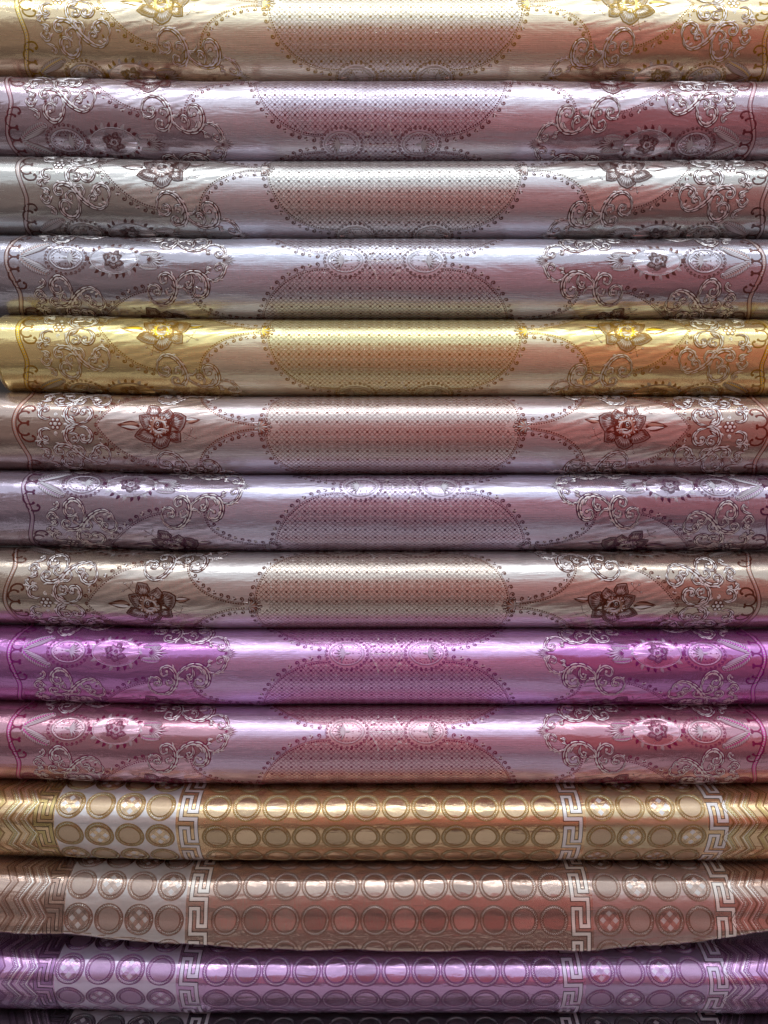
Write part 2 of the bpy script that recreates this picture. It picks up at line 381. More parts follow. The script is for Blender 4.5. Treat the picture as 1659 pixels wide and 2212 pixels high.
def m_line_scrolls():
    p = Pat(); C = conv_b
    cord(p, C([(942, 215), (948, 165), (975, 130), (1020, 118), (1075, 135), (1115, 180), (1134, 235), (1125, 285), (1090, 318), (1048, 315), (1030, 285), (1048, 258), (1075, 268), (1072, 288)]), 6.0)
    cord(p, C([(942, 205), (955, 235), (995, 248), (1026, 222), (1015, 188), (985, 190), (985, 212), (1003, 214)]), 4.2)
    cord(p, C([(1100, 250), (1118, 215), (1100, 188), (1070, 192), (1062, 215), (1082, 226)]), 3.4)
    cord(p, C([(1128, 215), (1150, 236), (1180, 236), (1200, 215), (1212, 190)]), 2.6, False)
    cord(p, C([(1130, 235), (1150, 275), (1190, 312), (1245, 332), (1300, 325), (1340, 290), (1350, 240), (1335, 195), (1300, 172), (1262, 180), (1252, 212), (1272, 236), (1296, 224)]), 6.4)
    cord(p, C([(1245, 318), (1252, 275), (1235, 240), (1210, 238), (1208, 262), (1226, 270)]), 4.4)
    cord(p, C([(1290, 310), (1312, 290), (1310, 265)]), 4.0, False)
    cord(p, C([(1340, 312), (1362, 285), (1400, 278), (1440, 298), (1468, 340), (1462, 378), (1430, 384), (1408, 362), (1420, 342), (1438, 352)]), 4.4)
    cord(p, C([(1335, 318), (1352, 332), (1372, 330)]), 3.4, False); volute(p, C((1362, 352)), 5.5, 1, 2.6)
    cord(p, C([(1440, 385), (1470, 388), (1500, 392)]), 3.0, False)
    for (x, y, a) in ((1345, 300, 2.0), (1385, 282, 1.8), (1425, 290, 1.3), (1215, 320, 1.2), (1165, 290, .9)): p.leaf(C((x, y)), -a+pi, 10, 4, 1, .5, .8, .4)
    return p
def m_leaf_scrolls():
    p = Pat(); C = conv_a
    cord(p, C([(1140, 328), (1190, 326), (1235, 348), (1262, 395), (1262, 450), (1235, 500), (1215, 540)]), 5.6, False)
    cord(p, C([(1140, 330), (1080, 345), (1040, 385), (1035, 435), (1065, 470), (1110, 470), (1130, 440), (1112, 412), (1085, 425), (1098, 442)]), 5.2)
    cord(p, C([(1240, 400), (1215, 398), (1165, 412), (1150, 445), (1175, 475), (1210, 468), (1212, 440), (1188, 435)]), 4.0)
    cord(p, C([(1170, 345), (1200, 362), (1235, 392)]), 5.0, False)
    cord(p, C([(900, 610), (890, 565), (915, 520), (965, 505), (1015, 528), (1022, 562), (995, 580), (970, 562), (985, 545)]), 5.0)
    cord(p, C([(900, 600), (930, 648), (1000, 667), (1085, 645), (1155, 598), (1215, 535), (1280, 507), (1345, 515), (1378, 552), (1355, 588), (1315, 582), (1312, 552), (1340, 545)]), 6.4)
    cord(p, C([(1185, 585), (1165, 640), (1195, 695), (1265, 712), (1330, 690), (1340, 650), (1305, 625), (1262, 640), (1262, 668), (1292, 672)]), 5.6)
    cord(p, C([(1135, 600), (1115, 560), (1150, 520), (1195, 530), (1195, 562), (1165, 568)]), 3.8)
    cord(p, C([(1085, 640), (1075, 600), (1040, 582), (1012, 600), (1025, 622), (1048, 612)]), 3.8)
    cord(p, C([(1200, 570), (1240, 565), (1275, 590), (1265, 622), (1232, 620), (1232, 598)]), 3.6)
    for (x, y, a, l) in ((1205, 520, 1.2, 9), (960, 625, .4, 11), (1000, 640, .2, 10), (1320, 600, 2.2, 9), (1060, 375, .8, 11), (1230, 365, 2, 9), (960, 600, 1.1, 9)): p.leaf(C((x, y)), a, l, 4.2, 1 if l > 9 else 0, .6, .9, .4)
    # chain of small c scrolls towards the edge
    cord(p, C([(1395, 375), (1440, 362), (1485, 385), (1492, 430), (1462, 468), (1425, 460), (1428, 435), (1450, 436)]), 5.0)
    cord(p, C([(1462, 470), (1500, 480), (1520, 508), (1500, 520)]), 4.4); volute(p, C((1450, 495)), 5, 1, 2.8)
    cord(p, C([(1505, 540), (1470, 545), (1432, 560), (1440, 585), (1468, 575)]), 4.2)
    cord(p, C([(1480, 590), (1500, 612), (1470, 640), (1432, 632), (1432, 605), (1456, 605)]), 4.4)
    cord(p, C([(1480, 655), (1440, 662), (1395, 680), (1405, 700), (1430, 690)]), 4.0)
    return p
def m_fan(n=9, L=34, spread=70, w=5.5):
    """acanthus fan opening to +u"""
    p = Pat()
    for i in range(n):
        a = radians(-spread+2*spread*i/(n-1)); l = L*(1-.45*abs(i-(n-1)/2)/((n-1)/2))
        p.leaf((0, 0), a*.6, l, w*1.3, 0, .2, .4, a*.5); p.leaf((0, 0), a*.6, l*.92, w*.75, 1, .7, .9, a*.5)
        p.leaf((0, 0), a*.6+.05, l*.7, w*.18, 0, 1.5, .2, a*.5)
    return p
def m_acanthus(L=60, n=13, sg=1, w=10):
    """one curved acanthus spray, spine along +u, bending sg"""
    p = Pat(); x = np.linspace(0, 1, n); sp = np.stack([L*x, sg*(L*.34*x**.7-6*x*x)], 1)
    p.ribbon(resample(sp, 2.5), 3.4, .6, 2, .3)
    for i in range(n-1):
        a = math.atan2(sp[i+1, 1]-sp[i, 1], sp[i+1, 0]-sp[i, 0]); l = 19*sin(pi*(.25+.65*x[i]))
        p.leaf(sp[i], a-sg*1.15, l*1.25, w*.55, 0, .2+.02*i, .4, sg*.9); p.leaf(sp[i], a-sg*1.15, l*1.15, w*.34, 1, .6+.02*i, .8, sg*.9)
        p.leaf(sp[i], a+sg*1.0, l*.6, w*.45, 0, .2, .4, -sg*.7); p.leaf(sp[i], a+sg*1.0, l*.55, w*.32, 1, .6, .7, -sg*.7)
    e = sp[-1]+np.array([0, -sg*5.5]); p.spiral(e, 6, 1.1, radians(90)*sg, -sg, 3.4, 0, .3, .6, 12); p.spiral(e, 5.6, 1.0, radians(90)*sg, -sg, 2.2, 1, .7, .9, 12)
    return p
def curl_ring(p, rx, ry, n, r=5.0):
    """row of little wave curls set round an ellipse"""
    for i in range(n):
        a = 2*pi*(i+.5)/n; q = (rx*cos(a), ry*sin(a)); sg = 1 if cos(a) > 0 else -1
        p.spiral(q, r, 1.2, a+pi/2*sg, -sg, 1.7, 0, .2, .5, 13)
def eye_outline(rx, ry, n=40):
    a = np.linspace(0, 2*pi, n); return np.stack([rx*np.cos(a), ry*np.sin(a)*np.abs(np.sin(a))**.12], 1)
def m_lattice_eye(rx=36, ry=25, fan=True):
    """small lattice filled eye in a ring of wave curls with a leaf fan inside; faces +u"""
    p = Pat(); E = eye_outline(rx, ry); p.fan(E, 2, .18, .4)
    p.ribbon(E, 1.3, .5, 1, .5); p.ribbon(eye_outline(rx+2.2, ry+2), .7, .2, 0, .4)
    inside = lambda P: (P[:, 0]/rx)**2+(P[:, 1]/ry)**2 < .86
    for d in (1, -1):
        for c in np.arange(-80, 80, 6.5):
            x = np.linspace(-rx, rx, 60); Q = np.stack([x, d*x+c], 1); Q = Q[inside(Q)]
            if len(Q) > 2: p.ribbon(Q[[0, -1]], .8, .1, 0, .66, False)
    for x in np.arange(-26, 27, 13):
        for y in (-13, 0, 13):
            if (x/rx)**2+(y/ry)**2 < .7: p.disc((x, y), 1.5, 0, 6, .9, .3)
    curl_ring(p, rx+8.5, ry+9, 26, 4.7)
    if fan:
        for i in range(7):
            a = radians(-60+i*20); p.leaf((rx*.1, 0), a, 24, 6, 0, .7, .4, a*.3); p.leaf((rx*.1, 0), a, 22, 4, 1, 1.1, .9, a*.3)
        p.leaf((rx*.1, 0), pi, 12, 6, 1, 1.1, .9)
    return p
def m_small_rose_medallion():
    p = Pat(); n = 48; a = np.linspace(0, 2*pi, n); E = np.stack([52*np.cos(a)*(1-.05*np.sin(a)**2), 31*np.sin(a)], 1)
    for i in range(22):
        b = 2*pi*i/22; q = (50*cos(b), 30*sin(b)); L = 13 if abs(sin(b)) > .35 else 8
        aa = math.atan2(sin(b)*1.5, cos(b)); p.leaf(q, aa+.25, L, 7.5, 1 if i % 3 == 0 else 0, .2, .6, .3)
    p.fan(E, 2, .5, .3); p.ribbon(E, 1.2, .5, 1, .6); p.ribbon(E*.96, .6, .2, 0, .6)
    p.merge(ROSE, sc=.42)
    for dx_ in (-56, ): p.disc((dx_, 0), 6, 0, 10, .3, .5, 5)
    return p
def m_junction():
    """leaf cluster where the beaded lines meet, opening towards the lattice (+u)"""
    p = Pat()
    for i in range(9):
        a = radians(-84+i*21); l = 27-2.2*abs(i-4); o = (-14, 0)
        p.leaf(o, a*.85, l, 8.5, 0, .25, .5, a*.2); p.leaf(o, a*.85, l*.8, 4.4, 1 if i % 2 == 0 else 2, .8, 1.0, a*.2)
        e = (o[0]+l*.98*cos(a*.95), l*.98*sin(a*.95)); p.disc(e, 3.4, 0, 8, .5, .5); p.disc(e, 1.7, 1, 6, 1.0, .6)
    for sg in (-1, 1):
        p.spiral((-12, sg*14), 5.5, 1.1, radians(-90*sg), sg, 2.6, 0, .3, .7, 13)
        p.leaf((-16, sg*2), pi-sg*.5, 9, 3.5, 1, .6, .8)
    return p
def m_rosette():
    p = Pat()
    for i in range(6):
        a = i*pi/3; p.disc((8.5*cos(a), 8.5*sin(a)), 4.8, 0, 9, .2, .5); p.disc((8.5*cos(a), 8.5*sin(a)), 2.8, 1, 7, .7, .7)
    p.disc((0, 0), 3.6, 1, 8, .9, .6)
    for sg in (-1, 1): p.spiral((1, sg*19), 4.5, 1.1, radians(90*sg), sg, 2.2, 1, .3, .8, 12)
    p.leaf((16, 0), .1, 9, 5, 1, .4, .8)
    return p
def m_tail():
    """c-scrolls running to a leaf tip, drawn towards +u"""
    p = Pat()
    Q = arc_curve(lambda x: (-40+52*x, -20+36*x-14*x*x), 20); 
    p.spiral((0, 0), 12.5, 1.25, radians(-100), 1, 3.6, 1, .3, 1.2, 22); p.spiral((0, 0), 13, 1.0, radians(-95), 1, 1.0, 0, .8, .8, 18)
    p.spiral((-17, -10), 6, 1.1, radians(0), -1, 2.6, 1, .3, .9, 13)
    for j in range(3): p.leaf((-8+j*4, -10-j), radians(-140+j*25), 11, 3.4, j % 2, .5, .8, .5)
    return p
def m_bracket(n=2):
    """woven bracket of joined C shapes opening to +u"""
    p = Pat(); r = 13.5
    for j in range(n):
        cy = (j-(n-1)/2)*2*r*.98; last = j in (0, n-1)
        a = np.linspace(radians(62), radians(298), 20); P = np.stack([r*1.05*np.cos(a), cy+r*np.sin(a)], 1)
        p.ribbon(P, 3.8, .35, 0, .2)
        for e, sg in ((P[0], 1), (P[-1], -1)): p.disc(e+np.array([1.5, -sg*1.6]), 3.1, 0, 8, .3, .3)
    H = n*r
    for sg in (-1, 1):
        P = crom([(-8, sg*(H-4)), (-6, sg*(H+6)), (4, sg*(H+13)), (17, sg*(H+12)), (21, sg*(H+4)), (17, sg*(H+1))]); p.ribbon(P, 3.9, .35, 0, .2); p.disc(P[-1], 3.2, 0, 8, .3, .3)
    return p
def m_stem():
    """stem with sprigs between two lattice eyes"""
    p = Pat(); p.ribbon([(-38, 0), (-12, .6), (12, -.6), (38, 0)], 1.4, .4, 1, .4)
    for sx in (-1, 1):
        for sy in (-1, 1):
            P = arc_curve(lambda x: (sx*(34-10*x-6*x*x), sy*(4+30*x)), 10); p.ribbon(P, 1.2, .3, 1, .4)
            for q, (lx, am) in enumerate([(.35, 1), (.6, -1), (.8, 1), (1, 0)]):
                e = P[int(lx*9)]; p.leaf(e, sy*radians(90)+am*.9, 9, 4.6, q % 2, .4, .6)
        for q in range(3): p.leaf((sx*(4+q*8), 0), radians(40 if q % 2 else -40)*sx+(0 if sx > 0 else pi), 7, 3.4, q % 2, .4, .6)
    return p
ROSE = m_rose()
LIB = dict(rose=ROSE, scroll_pair=m_scroll_pair(), c_scroll=m_c_scroll(), fan=m_fan(), acan_d=m_acanthus(sg=1), acan_u=m_acanthus(sg=-1),
    lattice_eye=m_lattice_eye(), small=m_small_rose_medallion(), junction=m_junction(), rosette=m_rosette(), tail=m_tail(), stem=m_stem(),
    bracket=m_bracket(2), bracket4=m_bracket(4), line_scrolls=m_line_scrolls(), leaf_scrolls=m_leaf_scrolls())

# ------------------------------------------------------------------ object making
def mk_obj(name, V, Fc, mats, parent, MI=None, UV=None, sm=True, outward=None, label=None, stuff=False):
    me = bpy.data.meshes.new(name)
    me.vertices.add(len(V)); me.vertices.foreach_set('co', V.astype(np.float32).ravel())
    nf = len(Fc); me.loops.add(nf*3); me.loops.foreach_set('vertex_index', Fc.astype(np.int32).ravel())
    me.polygons.add(nf); me.polygons.foreach_set('loop_start', np.arange(nf, dtype=np.int32)*3); me.polygons.foreach_set('loop_total', np.full(nf, 3, np.int32))
    for m in mats: me.materials.append(m)
    if MI is not None: me.polygons.foreach_set('material_index', MI.astype(np.int32))
    me.polygons.foreach_set('use_smooth', np.full(nf, sm))
    if UV is not None:
        l = me.uv_layers.new(name='UVMap'); l.data.foreach_set('uv', UV[Fc.ravel()].astype(np.float32).ravel())
    me.update(calc_edges=True); me.validate()
    o = bpy.data.objects.new(name, me); COL.objects.link(o)
    if parent: o.parent = parent
    if label: o['label'] = label
    if stuff: o['kind'] = 'stuff'
    return o

SC = .951           # pattern is measured at the front of the rolls; bring it to true size
def place(k, name, pat, mats, root, cx, cu, cs, t0, fx=1, fs=1, sc=1.0, rot=0, label=None, stuff=False, tilt=0):
    """lay a flat pattern on roll k; cu,cs = pattern position, cx = X of the pattern's middle, t0 = arc position of s=0"""
    V, Fc, M = pat.arr()
    c, sn = cos(rot), sin(rot); u = V[:, 0]*sc; q = V[:, 1]*sc
    uu = cu+fx*(c*u-sn*q); ss = cs+fs*(sn*u+c*q)
    X = cx+uu*SC; t = t0+ss*SC
    lim = 1.72*RO[k]['R'] if k != 11 else 150
    keep = (np.abs(t[Fc]) < lim).all(1) & (X[Fc] > RO[k]['left']+2).all(1) & (X[Fc] < RO[k]['right']-2).all(1)
    if keep.sum() < 4: return None
    Fc = Fc[keep]; M = M[keep]
    used, inv = np.unique(Fc, return_inverse=True); Fc = inv.reshape(-1, 3); X, t, h = X[used], t[used], V[used, 2]*SC
    P = surf(k, X, t, h)
    base = surf(k, X, t, h*0); out = surf(k, X, t, h*0+3)-base
    nrm = np.cross(P[Fc[:, 1]]-P[Fc[:, 0]], P[Fc[:, 2]]-P[Fc[:, 0]])
    flip = (nrm*out[Fc[:, 0]]).sum(1) < 0; Fc[flip] = Fc[flip][:, ::-1]
    UV = np.stack([X/1000+k*3.1, t/1000+k*1.7], 1)
    return mk_obj(name, P-np.array(root.location), Fc, mats, root, M, UV, True, label=label, stuff=stuff)

def strip(k, name, mat, root, cx, t0, s0, s1, ua, ub, h, ns, nu, label=None, kind=None):
    """a field of cloth between two boundary curves ua(s), ub(s)"""
    S = np.linspace(s0, s1, ns); A, B = ua(S), ub(S); x = np.linspace(0, 1, nu)
    U = A[:, None]+(B-A)[:, None]*x[None]; Sg = np.repeat(S[:, None], nu, 1)
    i = np.arange(ns-1)[:, None]*nu+np.arange(nu-1)[None]; a = i.ravel(); b = a+1; c = a+nu; d = c+1
    p = Pat(); p.add(np.stack([U.ravel(), Sg.ravel(), np.full(U.size, h)], 1), np.concatenate([np.stack([a, b, c], 1), np.stack([b, d, c], 1)]), 0)
    return place(k, name, p, [mat], root, cx, 0, 0, t0, label=label)

def roll_body(k, mat, root, core_mat, edge_mat):
    r = RO[k]; nu, nt_ = 420, 150
    X = np.linspace(r['left'], r['right'], nu); t = np.linspace(r['tab'][0][0], r['tab'][0][-1], nt_)
    XX, TT = np.meshgrid(X, t); P = surf(k, XX.ravel(), TT.ravel(), np.zeros(XX.size))
    i = np.arange(nt_-1)[:, None]*nu+np.arange(nu-1)[None]; a = i.ravel(); b = a+1; c = a+nu; d = c+1
    Fc = np.concatenate([np.stack([a, c, b], 1), np.stack([b, c, d], 1)])
    UV = np.stack([XX.ravel()/1000+k*3.1, TT.ravel()/1000+k*1.7], 1)
    o = mk_obj('cloth', P-np.array(root.location), Fc, [mat], root, None, UV)
    me = o.data
    # wound ends: concentric turns of cloth round a card tube
    for side, xe in (('l', r['left']), ('r', r['right'])):
        cz = surf(k, np.array([xe]), np.array([0.0]), np.array([0.0]))[0, 2]; n = 48; sg = -1 if side == 'l' else 1
        rad = np.linspace(r['R']-.5, 22, 22); V = []; 
        for j, q in enumerate(rad):
            for m in range(n):
                a_ = 2*pi*m/n; V.append(((xe-sg*(2.0+(j % 2)*3.0+RS.rand()*.6))/1000, q*cos(a_)/1000, cz+q*sin(a_)/1000))
        V = np.array(V); Fq = []
        for j in range(len(rad)-1):
            for m in range(n):
                a_, b_ = j*n+m, j*n+(m+1) % n; c_, d_ = a_+n, b_+n; Fq += [(a_, c_, b_), (b_, c_, d_)]
        mk_obj('wound_end', V-np.array(root.location), np.array(Fq), [edge_mat], root, None, V[:, 1:]*1.0, True)
        V = []; 
        for (rr_, xo) in ((22, 3), (22, -4), (18.5, -4), (18.5, 60)):
            for m in range(32): a_ = 2*pi*m/32; V.append(((xe-sg*xo)/1000, rr_*cos(a_)/1000, cz+rr_*sin(a_)/1000))
        V = np.array(V); Fq = []
        for j in range(3):
            for m in range(32):
                a_, b_ = j*32+m, j*32+(m+1) % 32; c_, d_ = a_+32, b_+32; Fq += [(a_, c_, b_), (b_, c_, d_)]
        mk_obj('card_tube', V-np.array(root.location), np.array(Fq), [core_mat], root, None, V[:, 1:]*1.0, True)

def make_root(k, label):
    r = RO[k]; e = bpy.data.objects.new('fabric_roll', None); COL.objects.link(e); e.empty_display_size = .05
    e.location = (0, 0, CZ+(r['zc']-r['R'])/1000); e['label'] = label; e['category'] = 'fabric roll'; e['group'] = 'rolls of satin brocade fabric stacked one on another'
    return e

# ------------------------------------------------------------------ the rolls
CARD = wall_mat('cardboard', (.36, .25, .15), .9, 20)
# satin = ground cloth, light = plain panel, lat = lattice panel, dark / silver / fill = pattern threads
STY = [
 dict(c=855, a=('leaf', 8),     satin=(.70,.60,.42), light=(.80,.74,.54), lat=(.66,.64,.54), moire=(.74,.66,.50), dark=(.30,.20,.05), silver=(.86,.82,.68), fill=(.66,.54,.20),
      label='champagne gold brocade roll at the very top of the stack, cut by the picture edge'),
 dict(c=822, a=('line', 312.5), satin=(.52,.45,.50), light=(.66,.62,.70), lat=(.60,.57,.66), moire=(.62,.56,.62), dark=(.13,.04,.05), silver=(.84,.82,.88), fill=(.42,.28,.32),
      label='pale mauve silver brocade roll lying between the champagne top roll and a grey one'),
 dict(c=852, a=('leaf', 365),   satin=(.54,.54,.51), light=(.62,.61,.64), lat=(.62,.63,.60), moire=(.64,.64,.61), dark=(.09,.05,.045), silver=(.86,.87,.85), fill=(.40,.34,.32),
      label='greenish silver grey brocade roll, third from the top of the stack'),
 dict(c=832, a=('line', 562.5), satin=(.50,.49,.54), light=(.60,.62,.72), lat=(.60,.61,.68), moire=(.60,.60,.65), dark=(.10,.045,.04), silver=(.84,.86,.92), fill=(.42,.32,.30),
      label='blue grey silver brocade roll resting directly on the bright yellow roll'),
 dict(c=852, a=('leaf', 715),   satin=(.82,.71,.40), light=(.80,.74,.50), lat=(.82,.74,.42), moire=(.84,.74,.38), dark=(.32,.19,.02), silver=(.88,.82,.52), fill=(.74,.52,.08),
      label='bright golden yellow brocade roll, the only strong yellow one'),
 dict(c=848, a=('leaf', 922),   satin=(.52,.43,.38), light=(.62,.56,.58), lat=(.64,.58,.55), moire=(.62,.53,.50), dark=(.15,.035,.025), silver=(.88,.86,.83), fill=(.50,.30,.24),
      label='rosy silver brocade roll with red brown roses directly under the yellow roll'),
 dict(c=865, a=('line', 1050.6),satin=(.54,.49,.58), light=(.64,.62,.78), lat=(.62,.57,.72), moire=(.58,.53,.63), dark=(.09,.03,.07), silver=(.84,.83,.92), fill=(.40,.30,.42),
      label='lilac grey brocade roll with a rippled sheen, seventh from the top'),
 dict(c=825, a=('leaf', 1309),  satin=(.55,.48,.41), light=(.66,.63,.60), lat=(.64,.59,.52), moire=(.61,.55,.49), dark=(.10,.035,.02), silver=(.84,.81,.76), fill=(.42,.28,.22),
      label='taupe pewter brocade roll with brown roses lying on the vivid purple roll'),
 dict(c=835, a=('line', 1411),  satin=(.55,.29,.56), light=(.70,.46,.78), lat=(.68,.42,.70), moire=(.62,.34,.62), dark=(.20,.02,.17), silver=(.88,.64,.94), fill=(.50,.12,.50),
      label='vivid purple brocade roll with oval lattice medallions, above the rose pink roll'),
 dict(c=835, a=('line', 1580),  satin=(.58,.36,.42), light=(.68,.52,.70), lat=(.70,.48,.54), moire=(.68,.46,.54), dark=(.22,.03,.09), silver=(.92,.72,.80), fill=(.56,.12,.34),
      label='dusty rose pink brocade roll with scrollwork, lowest of the rose patterned rolls'),
]
TILE = .0
def yrel(ymap, k): return t_for_y(k, ymap)

def sat(c, f):
    m = sum(c)/3; return tuple(min(.95, max(.01, m+(x-m)*f)) for x in c)
for st in STY+[]:
    for q_, f_ in (('satin', 1.3), ('moire', 1.2), ('lat', 1.1)): st[q_] = sat(st[q_], f_)
    st['satin'] = tuple(c*(.95 if st['satin'][0] > .68 else .90) for c in st['satin']); st['fill'] = sat(st['fill'], 1.2)
for k, st in enumerate(STY):
    root = make_root(k, st['label'])
    wr = RO[k]['amp']
    M_s = cloth_mat('satin_ground', st['satin'], .80, .23, 'satin', .5+.5*wr, .5)
    M_l = cloth_mat('ribbed_panel', st['light'], .74, .28, 'plain', .5+.4*wr, .4)
    M_m = cloth_mat('watered_panel', st['moire'], .78, .25, 'moire', .5+.3*wr, .5)
    M_t = cloth_mat('lattice_ground', [min(.9, c*1.12) for c in st['lat']], .74, .25, 'lattice', .3+.3*wr, .55)
    D = thread_mat('dark_thread', sat(st['dark'], 1.3), .5, .24, .4)
    S_ = thread_mat('bright_thread', [min(.96, c*1.1) for c in st['silver']], .6, .22, .6, .2)
    Fm = thread_mat('tinted_thread', st['fill'], .85, .30, .3, .2)
    S2 = thread_mat('muted_thread', [c*.62 for c in st['silver']], .62, .32, .3, .3)  # the silver in a darker tone, for fans, sprays and medallions
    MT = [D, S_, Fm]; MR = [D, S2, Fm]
    roll_body(k, M_s, root, CARD, M_l)
    cx = (st['c']-829.5)*SC
    ta = t_for_y(k, st['a'][1])
    per = 2*HP*SC
    # arc position of a medallion line (s = 0)
    t0 = ta if st['a'][0] == 'line' else ta-HP*SC
    lines = [t0+j*per for j in (-1, 0, 1) if abs(t0+j*per) < 1.75*RO[k]['R']+HP*SC+20]
    lim = 1.72*RO[k]['R']
    def vis(t, pad=50): return abs(t) < lim+pad
    # fields of cloth (one mesh each for every half period in view)
    for tl in lines:
        for fs in (1, -1):
            mid = tl+fs*HP*SC/2
            if not vis(mid, HP*SC/2): continue
            f_ = lambda fn, sg: (lambda S: sg*fn(np.abs(S)))
            s0, s1 = (0, HP) if fs > 0 else (-HP, 0)
            strip(k, 'lattice_panel', M_t, root, cx, tl, s0, s1, f_(UL, -1), f_(UL, 1), .10, 46, 90)
            for sg in (-1, 1):
                strip(k, 'ribbed_panel', M_l, root, cx, tl, s0, s1, f_(UP, sg), f_(UL, sg), .06, 46, 30)
                a0, a1 = (62, HP) if fs > 0 else (-HP, -62)
                strip(k, 'watered_panel', M_m, root, cx, tl, a0, a1, f_(UR, sg), f_(UI, sg), .06, 40, 40)
    # lattice of woven lines and star dots
    for tl in lines:
        for fs in (1, -1):
            if not vis(tl+fs*HP*SC/2, HP*SC/2): continue
            p = Pat(); g = 21.8
            for d in (1, -1):
                for c0 in np.arange(-480, 481, g/2):
                    s = np.arange(0, HP+.1, 3.633); u = c0+d*(s-HP)
                    ins = np.abs(u) < UL(s)-6
                    for ex in (-86, 86): ins &= ((u-ex)/45)**2+(s/34)**2 > 1
                    ins &= ~((np.abs(u) > 247) & (HP-s < 9))
                    idx = np.where(ins)[0]
                    if len(idx) < 2: continue
                    for seg in np.split(idx, np.where(np.diff(idx) > 1)[0]+1):
                        if len(seg) > 1: p.ribbon(np.stack([u[seg], fs*s[seg]], 1), .85, .12, 0 if d > 0 else 3, .16, False)
            place(k, 'woven_lattice', p, [D, S_, Fm, D], root, cx, 0, 0, tl, stuff=True)
            p = Pat()
            for j in range(0, 8):
                s = HP-10.9-j*21.8
                if s < 2: continue
                for u in np.arange(-272.5+10.9*0, 273, g):
                    u2 = u
                    if abs(u2) > UL(s)-9 or any(((u2-ex)/47)**2+(s/36)**2 < 1 for ex in (-86, 86)): continue
                    for q in range(6):
                        a = q*pi/3; p.disc((u2+1.7*cos(a), fs*s+1.7*sin(a)), 1.15, 0, 4, .35, .2)
                    # pale floret in the alternate cell
                    v = (u2+g/2, fs*(s-g/2))
                    if s-g/2 > 4 and abs(v[0]) < UL(abs(v[1]))-9 and not any(((v[0]-ex)/47)**2+(v[1]/36)**2 < 1 for ex in (-86, 86)):
                        for q in range(3): p.leaf((v[0], v[1]), q*2.1+j, 3.0, 1.1, 1, .4, .5, 0, 4)
            place(k, 'star_dots', p, MT, root, cx, 0, 0, tl, stuff=True)
    # beaded borders
    for tl in lines:
        for fs in (1, -1):
            if not vis(tl+fs*HP*SC/2, HP*SC/2): continue
            for sg in (-1, 1):
                S1 = np.linspace(17, 148, 50); P1 = np.stack([sg*UL(S1), fs*S1], 1)
                P1 = np.concatenate([[[sg*131, fs*16.3]], P1])
                x = np.linspace(0, pi/2, 40); P2 = np.stack([sg*(290+132*np.sin(x)), fs*(62+87*np.cos(x))], 1)
                S3 = HP-95*(1-(1-np.linspace(0, 1, 50))**2.2); P3 = np.stack([sg*UR(S3), fs*S3], 1)
                for P, inn in ((P1, 1), (P2, 1), (P3, -1)):
                    p = Pat(); curl_border(P, inn*sg*fs, p, flip=sg*fs)
                    place(k, 'beaded_border', p, MT, root, cx, 0, 0, tl)
    # motifs
    for tl in lines:
        for sg in (-1, 1):
            fx = -sg      # library drawn facing +u on the left half
            if vis(tl, 40):
                place(k, 'lattice_medallion', LIB['lattice_eye'], [D, S2, M_t], root, cx, sg*86, 0, tl, -fx)
                place(k, 'rose_medallion', LIB['small'], [D, S2, M_m], root, cx, sg*588, 0, tl, fx)
                place(k, 'lattice_medallion', LIB['lattice_eye'], [D, S2, M_t], root, cx, sg*692, 0, tl, fx, sc=.98)
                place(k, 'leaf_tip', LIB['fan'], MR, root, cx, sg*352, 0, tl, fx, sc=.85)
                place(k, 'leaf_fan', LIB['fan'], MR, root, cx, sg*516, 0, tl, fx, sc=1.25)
                for fs in (1, -1):
                    L_ = LIB['acan_d']
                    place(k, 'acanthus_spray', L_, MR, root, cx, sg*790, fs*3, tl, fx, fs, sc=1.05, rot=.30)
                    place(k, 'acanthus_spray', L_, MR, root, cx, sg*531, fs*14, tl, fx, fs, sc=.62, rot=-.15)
            if vis(tl+0, 90):
                for fs in (1, -1): place(k, 'scrollwork', LIB['line_scrolls'], MT, root, cx, 0, 0, tl, fx, fs)
        if vis(tl, 40): place(k, 'sprig_stem', LIB['stem'], MT, root, cx, 0, 0, tl)
    # leaf lines
    leafs = sorted(set([round(l+HP*SC, 3) for l in lines]+[round(l-HP*SC, 3) for l in lines]))
    for tl in leafs:
        for sg in (-1, 1):
            fx = -sg
            if vis(tl, 60):
                place(k, 'rose', ROSE, MT, root, cx, sg*507, 0, tl, sg, 1, sc=1.0)
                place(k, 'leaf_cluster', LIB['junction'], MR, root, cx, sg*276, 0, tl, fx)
                place(k, 'rosette', LIB['rosette'], MT, root, cx, sg*731, 0, tl, fx, sc=1.1)
            if vis(tl, 110):
                for fs in (1, -1): place(k, 'scrollwork', LIB['leaf_scrolls'], MT, root, cx, 0, 0, tl, fx, fs)
    # brackets and the scalloped ladder edge
    for tl in lines:
        for sg in (-1, 1):
            if vis(tl, 60): place(k, 'bracket', LIB['bracket4'], MT, root, cx, sg*803, 0, tl, -sg, 1)
    for tl in leafs:
        for sg in (-1, 1):
            if vis(tl, 60): place(k, 'bracket', LIB['bracket'], MT, root, cx, sg*798, 0, tl, -sg, 1)
